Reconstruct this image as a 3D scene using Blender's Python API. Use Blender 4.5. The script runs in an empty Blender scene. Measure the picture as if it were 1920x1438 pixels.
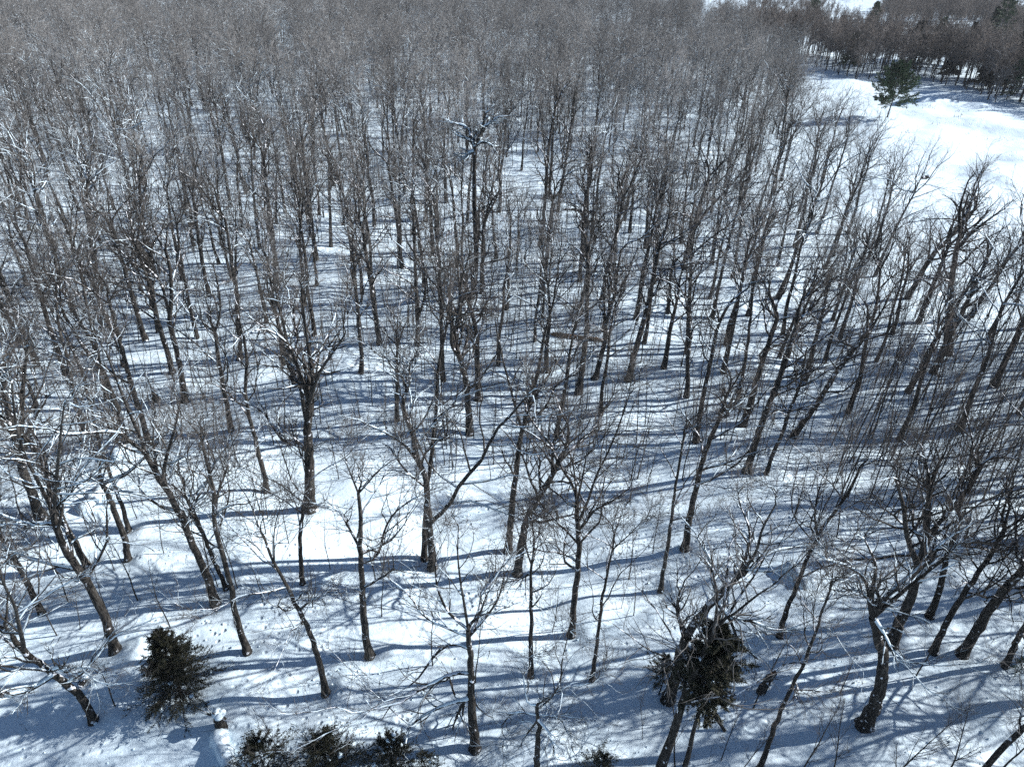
import bpy, math
import numpy as np
from mathutils import Matrix, Vector

rng = np.random.default_rng(11)
scene = bpy.context.scene
col = scene.collection

# ------------------------------------------------------------------ camera
FPX = 1340.0                      # focal length in pixels of the 1920 px photograph
CAM_H = 38.0
PITCH = 32.0
ROLL = 2.0
cam_d = bpy.data.cameras.new('camera')
cam = bpy.data.objects.new('camera', cam_d)
col.objects.link(cam)
cam_d.sensor_width = 36.0
cam_d.lens = 36.0 * FPX / 1920.0
cam_d.clip_start = 0.5
cam_d.clip_end = 6000.0
cam.location = (0, 0, CAM_H)
MR = Matrix.Rotation(math.radians(90 - PITCH), 3, 'X') @ Matrix.Rotation(math.radians(ROLL), 3, 'Z')
cam.rotation_euler = MR.to_euler()
scene.camera = cam
RM = np.array(MR)
CP = np.array([0, 0, CAM_H])

# ------------------------------------------------------------------ light
SUN_EL = 30.0
SUN_AZ = 11.0                     # degrees from +X towards +Y
w = bpy.data.worlds.new('World')
scene.world = w
w.use_nodes = True
nt = w.node_tree
nt.nodes.clear()
sky = nt.nodes.new('ShaderNodeTexSky')
sky.sky_type = 'NISHITA'
sky.sun_disc = False
sky.sun_elevation = math.radians(SUN_EL)
sky.sun_rotation = math.radians(90 - SUN_AZ)
sky.air_density = 1.0
sky.dust_density = 0.4
sky.ozone_density = 4.0
bg = nt.nodes.new('ShaderNodeBackground')
bg.inputs['Strength'].default_value = 0.052
wo = nt.nodes.new('ShaderNodeOutputWorld')
nt.links.new(sky.outputs[0], bg.inputs[0])
nt.links.new(bg.outputs[0], wo.inputs[0])
sd = bpy.data.lights.new('sun', 'SUN')
sd.energy = 5.0
sd.angle = math.radians(0.53)
sd.color = (1.0, 0.98, 0.955)
sun = bpy.data.objects.new('sun', sd)
col.objects.link(sun)
sv = Vector((math.cos(math.radians(SUN_EL)) * math.cos(math.radians(SUN_AZ)),
             math.cos(math.radians(SUN_EL)) * math.sin(math.radians(SUN_AZ)),
             math.sin(math.radians(SUN_EL))))
sun.rotation_euler = sv.to_track_quat('Z', 'Y').to_euler()
sun.location = (200, 60, 160)
scene.view_settings.view_transform = 'Standard'
scene.view_settings.look = 'None'
scene.view_settings.gamma = 1.0
scene.view_settings.exposure = 0.92
scene.view_settings.use_curve_mapping = False
scene.render.engine = 'CYCLES'
scene.cycles.use_denoising = False
scene.cycles.max_bounces = 5
scene.cycles.diffuse_bounces = 2
scene.cycles.glossy_bounces = 2
scene.cycles.sample_clamp_indirect = 4.0

# ------------------------------------------------------------------ materials
def mat(name):
    m = bpy.data.materials.new(name)
    m.use_nodes = True
    n = m.node_tree.nodes
    return m, n, m.node_tree.links, n['Principled BSDF']

def ramp(n, stops):
    r = n.new('ShaderNodeValToRGB')
    e = r.color_ramp.elements
    e[0].position, e[0].color = stops[0][0], (*stops[0][1], 1)
    e[1].position, e[1].color = stops[-1][0], (*stops[-1][1], 1)
    for p, c in stops[1:-1]:
        x = e.new(p); x.color = (*c, 1)
    return r

def noise(n, l, scale, detail=4, coord='Object', sc=(1, 1, 1), rough=0.55):
    tc = n.new('ShaderNodeTexCoord'); mp = n.new('ShaderNodeMapping')
    mp.inputs['Scale'].default_value = sc
    t = n.new('ShaderNodeTexNoise')
    t.inputs['Scale'].default_value = scale
    t.inputs['Detail'].default_value = detail
    t.inputs['Roughness'].default_value = rough
    l.new(tc.outputs[coord], mp.inputs[0]); l.new(mp.outputs[0], t.inputs['Vector'])
    return t

def bark_material(name, dark, mid, light, snow=True):
    m, n, l, b = mat(name)
    t = noise(n, l, 9.0, 6, sc=(1, 1, 0.22), rough=0.7)
    r = ramp(n, [(0.3, dark), (0.52, mid), (0.72, light)])
    l.new(t.outputs[0], r.inputs[0])
    t2 = noise(n, l, 0.9, 3)
    mx = n.new('ShaderNodeMix'); mx.data_type = 'RGBA'; mx.blend_type = 'MULTIPLY'
    r2 = ramp(n, [(0.35, (0.62, 0.6, 0.58)), (0.65, (1.15, 1.12, 1.05))])
    l.new(t2.outputs[0], r2.inputs[0])
    mx.inputs[0].default_value = 1.0
    l.new(r.outputs[0], mx.inputs[6]); l.new(r2.outputs[0], mx.inputs[7])
    oi = n.new('ShaderNodeObjectInfo')
    hv = n.new('ShaderNodeHueSaturation')
    mr = n.new('ShaderNodeMapRange')
    mr.inputs[3].default_value = 0.7; mr.inputs[4].default_value = 1.3
    l.new(oi.outputs['Random'], mr.inputs[0]); l.new(mr.outputs[0], hv.inputs['Value'])
    l.new(mx.outputs[2], hv.inputs['Color'])
    out = hv.outputs[0]
    if snow:                      # dusting of blown snow caught in the bark
        t3 = noise(n, l, 2.6, 4, rough=0.6)
        g = n.new('ShaderNodeNewGeometry'); sx = n.new('ShaderNodeSeparateXYZ')
        l.new(g.outputs['Normal'], sx.inputs[0])
        a = n.new('ShaderNodeMath'); a.operation = 'MULTIPLY_ADD'
        l.new(sx.outputs[2], a.inputs[0]); a.inputs[1].default_value = 0.22
        l.new(t3.outputs[0], a.inputs[2])
        s = n.new('ShaderNodeMapRange'); s.inputs[1].default_value = 0.64; s.inputs[2].default_value = 0.67
        l.new(a.outputs[0], s.inputs[0])
        m2 = n.new('ShaderNodeMix'); m2.data_type = 'RGBA'
        l.new(s.outputs[0], m2.inputs[0]); l.new(out, m2.inputs[6])
        m2.inputs[7].default_value = (0.8, 0.83, 0.88, 1)
        out = m2.outputs[2]
    l.new(out, b.inputs['Base Color'])
    b.inputs['Roughness'].default_value = 0.9
    b.inputs['Specular IOR Level'].default_value = 0.15
    bp = n.new('ShaderNodeBump'); bp.inputs['Strength'].default_value = 0.9
    bp.inputs['Distance'].default_value = 0.04
    l.new(t.outputs[0], bp.inputs['Height']); l.new(bp.outputs[0], b.inputs['Normal'])
    return m

M = {}
M['bark'] = bark_material('furrowed_bark', (0.012, 0.0115, 0.011), (0.037, 0.035, 0.0335), (0.15, 0.144, 0.138))
M['pole'] = bark_material('smooth_pole_bark', (0.018, 0.017, 0.0165), (0.047, 0.044, 0.042), (0.12, 0.115, 0.11), False)
def plain(name, a, b_, scale=1.5, rough=0.9):
    m, n, l, b = mat(name)
    t = noise(n, l, scale, 3)
    r = ramp(n, [(0.35, a), (0.65, b_)])
    l.new(t.outputs[0], r.inputs[0])
    oi = n.new('ShaderNodeObjectInfo'); hv = n.new('ShaderNodeHueSaturation'); mr = n.new('ShaderNodeMapRange')
    mr.inputs[3].default_value = 0.62; mr.inputs[4].default_value = 1.4
    l.new(oi.outputs['Random'], mr.inputs[0]); l.new(mr.outputs[0], hv.inputs['Value'])
    l.new(r.outputs[0], hv.inputs['Color'])
    l.new(hv.outputs[0], b.inputs['Base Color'])
    b.inputs['Roughness'].default_value = rough
    b.inputs['Specular IOR Level'].default_value = 0.15
    return m
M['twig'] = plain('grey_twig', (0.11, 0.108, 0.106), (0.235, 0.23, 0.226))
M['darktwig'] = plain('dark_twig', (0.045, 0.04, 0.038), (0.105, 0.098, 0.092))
M['browntwig'] = plain('brown_twig', (0.085, 0.075, 0.07), (0.185, 0.165, 0.152))
M['needle'] = plain('hemlock_needle', (0.016, 0.021, 0.012), (0.056, 0.054, 0.036), 3.0, 0.6)
M['pine'] = plain('pine_needle', (0.02, 0.045, 0.018), (0.06, 0.095, 0.045), 2.0, 0.6)
M['wood'] = plain('broken_wood', (0.07, 0.045, 0.03), (0.22, 0.15, 0.1), 6.0)

def snow_material(name, ground=False):
    m, n, l, b = mat(name)
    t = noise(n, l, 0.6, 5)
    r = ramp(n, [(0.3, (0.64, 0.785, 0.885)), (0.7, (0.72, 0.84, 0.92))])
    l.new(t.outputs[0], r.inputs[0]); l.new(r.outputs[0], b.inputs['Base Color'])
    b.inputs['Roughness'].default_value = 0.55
    b.inputs['Specular IOR Level'].default_value = 0.3
    h1 = noise(n, l, 3.0, 6, rough=0.65)
    bp = n.new('ShaderNodeBump'); bp.inputs['Strength'].default_value = 0.45
    bp.inputs['Distance'].default_value = 0.12
    l.new(h1.outputs[0], bp.inputs['Height'])
    if ground:                     # pock marks, footprints and crumbs fallen from the branches
        tc = n.new('ShaderNodeTexCoord')
        nz = noise(n, l, 0.7, 2)
        mx = n.new('ShaderNodeMix'); mx.data_type = 'RGBA'; mx.inputs[0].default_value = 0.15
        l.new(tc.outputs['Object'], mx.inputs[6]); l.new(nz.outputs[1], mx.inputs[7])
        v = n.new('ShaderNodeTexVoronoi'); v.inputs['Scale'].default_value = 2.1
        l.new(mx.outputs[2], v.inputs['Vector'])
        s = n.new('ShaderNodeMapRange'); s.inputs[1].default_value = 0.05; s.inputs[2].default_value = 0.3
        l.new(v.outputs['Distance'], s.inputs[0])
        area = noise(n, l, 0.11, 3)
        sa = n.new('ShaderNodeMapRange'); sa.inputs[1].default_value = 0.46; sa.inputs[2].default_value = 0.6
        l.new(area.outputs[0], sa.inputs[0])
        mm = n.new('ShaderNodeMath'); mm.operation = 'MULTIPLY'
        l.new(s.outputs[0], mm.inputs[0]); l.new(sa.outputs[0], mm.inputs[1])
        b2 = n.new('ShaderNodeBump'); b2.inputs['Strength'].default_value = 0.85
        b2.inputs['Distance'].default_value = 0.13
        l.new(mm.outputs[0], b2.inputs['Height']); l.new(bp.outputs[0], b2.inputs['Normal'])
        l.new(b2.outputs[0], b.inputs['Normal'])
    else:
        l.new(bp.outputs[0], b.inputs['Normal'])
    return m
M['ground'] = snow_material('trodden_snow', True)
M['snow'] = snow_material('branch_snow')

# ------------------------------------------------------------------ terrain and pixel helpers
_w = np.random.default_rng(5)
WAVES = [(lam, a, _w.uniform(0, 2 * math.pi), _w.uniform(0, 2 * math.pi)) for lam, a in
         [(3.1, .018), (3.9, .022), (5.3, .04), (6.7, .05), (8.2, .07), (9.9, .07), (12, .1), (15, .12), (19, .15), (26, .2), (37, .25), (61, .35)]]
BUMPS = []                        # x, y, height, half-length, half-width, angle
WELLS = []
def height(x, y, wells=False):
    x = np.asarray(x, float); y = np.asarray(y, float)
    z = np.zeros(np.broadcast(x, y).shape)
    d = np.hypot(x, y)
    for lam, a, th, ph in WAVES:
        k = 2 * math.pi / lam
        z = z + a * np.sin(k * (x * math.cos(th) + y * math.sin(th)) + ph + 0.8 * np.sin(k * .37 * (y * math.cos(th) - x * math.sin(th))))
    for bx, by, h, sl, sw, an in (BUMPS + WELLS if wells else BUMPS):
        R3 = 3.2 * max(sl, sw)
        if z.size == 1:
            if abs(float(x) - bx) > R3 or abs(float(y) - by) > R3: continue
            xx, yy = x, y
        else:
            m = (np.abs(x - bx) < R3) & (np.abs(y - by) < R3)
            if not m.any(): continue
            xx, yy = x[m], y[m]
        u = (xx - bx) * math.cos(an) + (yy - by) * math.sin(an)
        v = -(xx - bx) * math.sin(an) + (yy - by) * math.cos(an)
        g_ = h * np.exp(-(u / sl) ** 2 - (v / sw) ** 2)
        if z.size == 1: z = z + g_
        else: z[m] += g_
    s = np.clip((d - 520) / 900, 0, 1)
    z = z + 42 * s * s * (3 - 2 * s) * (0.6 + 0.4 * np.sin(x * .006 + 1) * np.cos(y * .004))
    return z

def ray(px, py):
    v = RM @ np.array([(px - 960) / FPX, -(py - 719) / FPX, -1.0])
    return v
def G(px, py):
    v = ray(px, py)
    z = 0.0
    for _ in range(8):
        t = (z - CAM_H) / v[2]
        p = CP + v * t
        z = float(height(p[0], p[1]))
    return np.array([p[0], p[1], z])
def W(px, py, yd):
    v = ray(px, py)
    return CP + v * (yd / v[1])
def project(p):
    q = (np.asarray(p, float) - CP) @ RM
    return 960 + FPX * q[..., 0] / -q[..., 2], 719 - FPX * q[..., 1] / -q[..., 2], -q[..., 2]
def m_per_px(p):
    return float(-((np.asarray(p) - CP) @ RM)[2]) / FPX

for px, py, h, sl, sw, an in [(1000, 1385, .5, 1.6, 1.0, .4), (1090, 1130, .4, 2.0, 1.2, .2), (740, 930, .3, 2.5, 1.2, .3),
        (250, 1230, .35, 1.2, .8, .1), (640, 1290, .3, 1.5, .9, 1.3), (600, 1385, .45, 1.3, .9, .3), (420, 1310, .35, 1.6, .7, .1),
        (1500, 1080, .2, 1.6, 1.2, 1.0), (1620, 760, .7, 3.0, 1.5, .2), (200, 880, .5, 3.2, .9, .9), (1240, 1090, .3, 1, .7, 0),
        (1850, 1350, .4, 2.2, 1.3, .2), (1120, 1130, .3, 1.3, .8, .2), (480, 700, .5, 4, 1.2, 0), (1020, 480, .9, 7, 3, .2),
        (1760, 195, 1.6, 16, 3, -.4), (1795, 182, 1.6, 12, 3, -.5), (1740, 215, 1.2, 9, 2.2, -.6), (1885, 245, 2.2, 13, 2.2, -.7),
        (1900, 305, 2.2, 10, 2.0, -.9), (1865, 330, 1.6, 9, 1.5, -.8), (1640, 225, .9, 14, 3, -.2), (1820, 300, .8, 12, 4, -.5)]:
    b = G(px, py)
    BUMPS.append((b[0], b[1], h, sl, sw, an))

# ------------------------------------------------------------------ mesh helpers
def tubes(P, R, k=3, ell=None):
    """N polylines (N,S+1,3) with radii (N,S+1) -> verts, quads"""
    N, S1, _ = P.shape
    T = np.empty_like(P)
    T[:, 1:-1] = P[:, 2:] - P[:, :-2]
    T[:, 0] = P[:, 1] - P[:, 0]
    T[:, -1] = P[:, -1] - P[:, -2]
    T /= np.linalg.norm(T, axis=2, keepdims=True) + 1e-9
    ref = np.zeros((N, 1, 3)); m = T.mean(1)
    ax = np.argmin(np.abs(m), axis=1)
    ref[np.arange(N), 0, ax] = 1
    U = ref - (ref * T).sum(2, keepdims=True) * T
    U /= np.linalg.norm(U, axis=2, keepdims=True) + 1e-9
    V = np.cross(T, U)
    a = np.arange(k) * 2 * math.pi / k
    v = P[:, :, None] + R[:, :, None, None] * (np.cos(a)[:, None] * U[:, :, None] + np.sin(a)[:, None] * V[:, :, None])
    idx = np.arange(N * S1 * k).reshape(N, S1, k)
    A = idx[:, :-1]; B = idx[:, 1:]
    f = np.stack([A, np.roll(A, -1, 2), np.roll(B, -1, 2), B], -1).reshape(-1, 4)
    return v.reshape(-1, 3), f

def spikes(P, R):
    """last twigs: three-sided tapering spikes from P[:,0] to P[:,-1]"""
    v, _ = tubes(P[:, [0, -1]], R[:, [0, -1]] * 1.15, 3)
    v = v.reshape(len(P), 6, 3)[:, :3]
    v = np.concatenate([v, P[:, -1:]], 1)
    i = np.arange(len(P))[:, None, None] * 4
    return v.reshape(-1, 3), (i + np.array([[0, 1, 3], [1, 2, 3], [2, 0, 3]])[None]).reshape(-1, 3)

def mesh(name, parts, materials, smooth=True):
    """parts: list of (verts, quads[, material index])"""
    vs, fs, ms, tot, o = [], [], [], [], 0
    for p in parts:
        if not len(p[1]): continue
        vs.append(p[0]); fs.append((p[1] + o).ravel()); o += len(p[0])
        ms.append(np.full(len(p[1]), p[2] if len(p) > 2 else 0)); tot.append(np.full(len(p[1]), p[1].shape[1]))
    v = np.concatenate(vs); f = np.concatenate(fs); mi = np.concatenate(ms); tot = np.concatenate(tot)
    me = bpy.data.meshes.new(name)
    me.vertices.add(len(v)); me.vertices.foreach_set('co', v.astype(np.float32).ravel())
    me.loops.add(len(f)); me.loops.foreach_set('vertex_index', f.astype(np.int32))
    me.polygons.add(len(tot)); me.polygons.foreach_set('loop_start', np.r_[0, np.cumsum(tot)[:-1]].astype(np.int32))
    me.polygons.foreach_set('use_smooth', np.full(len(tot), smooth))
    for m in materials: me.materials.append(m)
    if len(materials) > 1: me.polygons.foreach_set('material_index', mi.astype(np.int32))
    me.update()
    return me

def ob(name, data, parent=None, **props):
    o = bpy.data.objects.new(name, data)
    col.objects.link(o)
    if parent is not None: o.parent = parent
    for k, v in props.items(): o[k] = v
    return o

def resample(P, n):
    P = np.asarray(P, float)
    if len(P) == 2: P = np.array([P[0], (P[0] + P[1]) / 2, P[1]])
    d = np.r_[0, np.cumsum(np.linalg.norm(np.diff(P, axis=0), axis=1))]
    t = np.linspace(0, d[-1], n)
    # Catmull-Rom (non-uniform tangents)
    m = np.gradient(P, d, axis=0)
    i = np.clip(np.searchsorted(d, t, side='right') - 1, 0, len(P) - 2)
    h = (d[i + 1] - d[i])[:, None]; s = ((t - d[i]) / (d[i + 1] - d[i]))[:, None]
    return ((2 * s**3 - 3 * s**2 + 1) * P[i] + (s**3 - 2 * s**2 + s) * h * m[i] + (-2 * s**3 + 3 * s**2) * P[i + 1] + (s**3 - s**2) * h * m[i + 1])

def trace(p, d, L, S, wander, up, r):
    N = len(p)
    P = np.empty((N, S + 1, 3)); P[:, 0] = p
    d = d / (np.linalg.norm(d, axis=1, keepdims=True) + 1e-9)
    for i in range(S):
        P[:, i + 1] = P[:, i] + d * (L / S)[:, None]
        d = d + r.normal(0, wander, (N, 3))
        d[:, 2] += up
        d /= np.linalg.norm(d, axis=1, keepdims=True) + 1e-9
    return P

def children(P, R, Lp, n, t0, t1, ang, lf, S, wander, up, rf, r, rmin, rend, lmin=0.0):
    N, S1, _ = P.shape
    i = np.repeat(np.arange(N), n)
    j = np.tile(np.arange(n), N)
    t = t0 + (t1 - t0) * (j + r.uniform(0, 1, len(i))) / n
    f = np.clip(t * (S1 - 1), 0, S1 - 1.001); a = f.astype(int); fr = (f - a)[:, None]
    p = P[i, a] * (1 - fr) + P[i, a + 1] * fr
    T = P[i, a + 1] - P[i, a]; T /= np.linalg.norm(T, axis=1, keepdims=True) + 1e-9
    rr = R[i, a] * (1 - fr[:, 0]) + R[i, a + 1] * fr[:, 0]
    q = r.normal(0, 1, (len(i), 3)); q[:, 2] += 0.25
    q -= (q * T).sum(1, keepdims=True) * T; q /= np.linalg.norm(q, axis=1, keepdims=True) + 1e-9
    an = np.radians(ang) * r.uniform(.65, 1.3, len(i)) * (1 - .35 * t)
    d = T * np.cos(an)[:, None] + q * np.sin(an)[:, None]
    L = np.maximum(lf * Lp[i] * (1.1 - .6 * t) * r.uniform(.65, 1.25, len(i)), lmin)
    Pn = trace(p, d, L, S, wander, up, r)
    r0 = np.clip(rf * rr, rmin, None)
    Rn = r0[:, None] * (1 - np.linspace(0, 1, S + 1) * (1 - rend))[None]
    return Pn, Rn, L

def snow_caps(P, R, cover, r, k=5):
    N, S1, _ = P.shape
    T = np.gradient(P, axis=1); T /= np.linalg.norm(T, axis=2, keepdims=True) + 1e-9
    flat = np.clip((0.97 - np.abs(T[:, :, 2])) * 3.2, 0, 1)
    ph = r.uniform(0, 6.28, (N, 1)); fq = r.uniform(2.2, 4.5, (N, 1)); x = np.linspace(0, 6.28, S1)[None]
    nz = np.sin(fq * x + ph) + .5 * np.sin(2.7 * fq * x + 2 * ph) + r.normal(0, .35, (N, S1))
    mk = np.clip((nz * .5 + cover * 2.0 - .85) * 2.4, 0, 1) * flat
    keep = mk.max(1) > .25
    if not keep.any(): return None
    P = P[keep]; R = R[keep]; mk = mk[keep]
    C = P.copy(); C[:, :, 2] += R * .55
    C[:, :, 2] += .012 * mk
    return tubes(C, R * (.38 + .62 * mk) + .011 * mk * (R > .02), k)

def rough_tube(P, R, k, r, amp=.07, ridges=True):
    """a trunk: tube with uneven section"""
    v, f = tubes(P[None], R[None], k)
    n = len(P)
    vv = v.reshape(n, k, 3)
    wob = 1 + amp * (r.normal(0, .6, (1, k, 1)) + r.normal(0, .7, (n, k, 1)))
    vv = P[:, None] + (vv - P[:, None]) * wob
    return vv.reshape(-1, 3), f

def build_tree(r, trunkP, trunkR, limbs, H, detail=1.0, cover=.45, n_auto=5, t0=.5, spread=3.2, sides=8, tw=1.0, leaders=3, origin=None, lmul=1.0):
    """returns dict of mesh parts in coordinates relative to the trunk base"""
    base = trunkP[0].copy() if origin is None else origin
    out = {}
    tp = trunkP - base
    ztop = tp[-1, 2]
    out['trunk'] = [rough_tube(tp, trunkR, sides, r)]
    if cover > .2:
        sc = snow_caps(tp[None], trunkR[None], cover * .8, r, 6)
        out['snow'] = [sc] if sc else []
    else: out['snow'] = []
    S = 9
    LP, LR = [], []
    for lp, lr in limbs:
        q = resample(lp - base, S + 1)
        LP.append(q); LR.append(np.linspace(lr, lr * .34, S + 1))
    n_given = len(LP)
    rem = max(H - ztop, 2.0)
    # leaders continuing the top of the trunk and the tips of the traced limbs
    ends = [(tp[-1], tp[-1] - tp[-3], trunkR[-1], leaders)] + [(LP[i][-1], LP[i][-1] - LP[i][-3], LR[i][-1], 2) for i in range(n_given)]
    for p, d, rad, n in ends:
        d = d / np.linalg.norm(d)
        for _ in range(n):
            dd = d * .9 + np.array([0, 0, .45]) + r.normal(0, .42, 3)
            L = np.array([max((H - p[2]) * r.uniform(.5, .8), 1.6) * (.8 if n == 2 else 1)])
            q = trace(p[None], dd[None], L, S, .18, .05, r)[0]
            LP.append(q); LR.append(np.linspace(rad * .78, max(rad * .16, .012), S + 1))
    if n_auto:
        tl = np.linalg.norm(tp[-1] - tp[0])
        aP, aR, _ = children(tp[None], trunkR[None], np.array([1.0]), n_auto, t0, .98, 60, 0, S, .14, .11, .5, r, .03, .18,
                             lmin=1.0)
        Ls = spread * r.uniform(.7, 1.25, n_auto) * lmul
        d0 = aP[:, 1] - aP[:, 0]
        aP = trace(aP[:, 0], d0, Ls * 1.3, S, .19, .065, r)
        LP += list(aP); LR += list(aR)
    P1 = np.array(LP); R1 = np.array(LR)
    L1 = np.linalg.norm(np.diff(P1, axis=1), axis=2).sum(1)
    out['limbs'] = [(P1[i:i+1], R1[i:i+1]) for i in range(len(P1))]
    n2 = 9 if detail > .78 else 8
    P2, R2, L2 = children(P1, R1, L1, n2, .15, 1, 52, .52, 6, .21, .03, .6, r, .013 * tw, .3, 1.4)
    n3 = max(2, int(round(6 * detail)))
    P3, R3, L3 = children(P2, R2, L2, n3, .12, 1, 46, .54, 3, .21, .03, .5, r, .0078 * tw, .5, .6)
    n4 = max(2, int(round(4 * detail)))
    P4, R4, L4 = children(P3, R3, L3, n4, .2, 1, 36, .62, 1, .15, .06, .7, r, .0062 * tw, .35, .35)
    out['branches'] = [tubes(P2, R2, 4)]
    out['twigs'] = [tubes(P3, R3, 3), spikes(P4, R4)]
    c = snow_caps(P1, R1, cover, r)
    if c: out['snow'].append(c)
    if cover > .35:
        c = snow_caps(P2, R2 * 1.05, cover * .75, r, 4)
        if c: out['snow'].append(c)
    return out

def tree_objects(name, pos, parts, label, category='tree', group=None, twig='twig', split=True):
    root = ob(name, None, label=label, category=category)
    root.empty_display_size = 0.3
    root.location = pos
    if group: root['group'] = group
    ob('trunk', mesh('trunk', parts['trunk'], [M['bark']]), root)
    if split:
        big = parts['limbs']
        for P, R in big:
            ob('limb', mesh('limb', [tubes(P, R, 6)], [M['bark']]), root)
    else:
        ob('limbs', mesh('limbs', [tubes(P, R, 5) for P, R in parts['limbs']], [M['bark']]), root)
    ob('branches', mesh('branches', parts['branches'], [M['pole']]), root, kind='stuff')
    ob('twigs', mesh('twigs', parts['twigs'], [M[twig]]), root, kind='stuff')
    if parts['snow']:
        ob('snow_cover', mesh('snow_cover', parts['snow'], [M['snow']]), root, kind='stuff')
    return root

# ------------------------------------------------------------------ ground
def build_ground():
    rings = np.r_[np.geomspace(4, 16, 14)[:-1], np.geomspace(16, 140, 300)[:-1], np.geomspace(140, 500, 80)[:-1], np.geomspace(500, 5200, 50)]
    ang = np.radians(np.r_[np.linspace(-180, -64, 40)[:-1], np.linspace(-64, -46, 30)[:-1], np.linspace(-46, 46, 320)[:-1], np.linspace(46, 64, 30)[:-1], np.linspace(64, 180, 40)[:-1]])
    A, Rr = np.meshgrid(ang, rings)
    x = Rr * np.sin(A); y = Rr * np.cos(A)
    z = height(x, y, True)
    v = np.stack([x, y, z], -1).reshape(-1, 3)
    nr, na = A.shape
    idx = np.arange(nr * na).reshape(nr, na)
    a = idx[:-1]; b = idx[1:]
    f = np.stack([a, b, np.roll(b, -1, 1), np.roll(a, -1, 1)], -1).reshape(-1, 4)
    # centre fan closed with quads onto a small inner ring
    o = ob('snow_ground', mesh('snow_ground', [(v, f[:, ::-1])], [M['ground']]))
    o['kind'] = 'structure'

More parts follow.
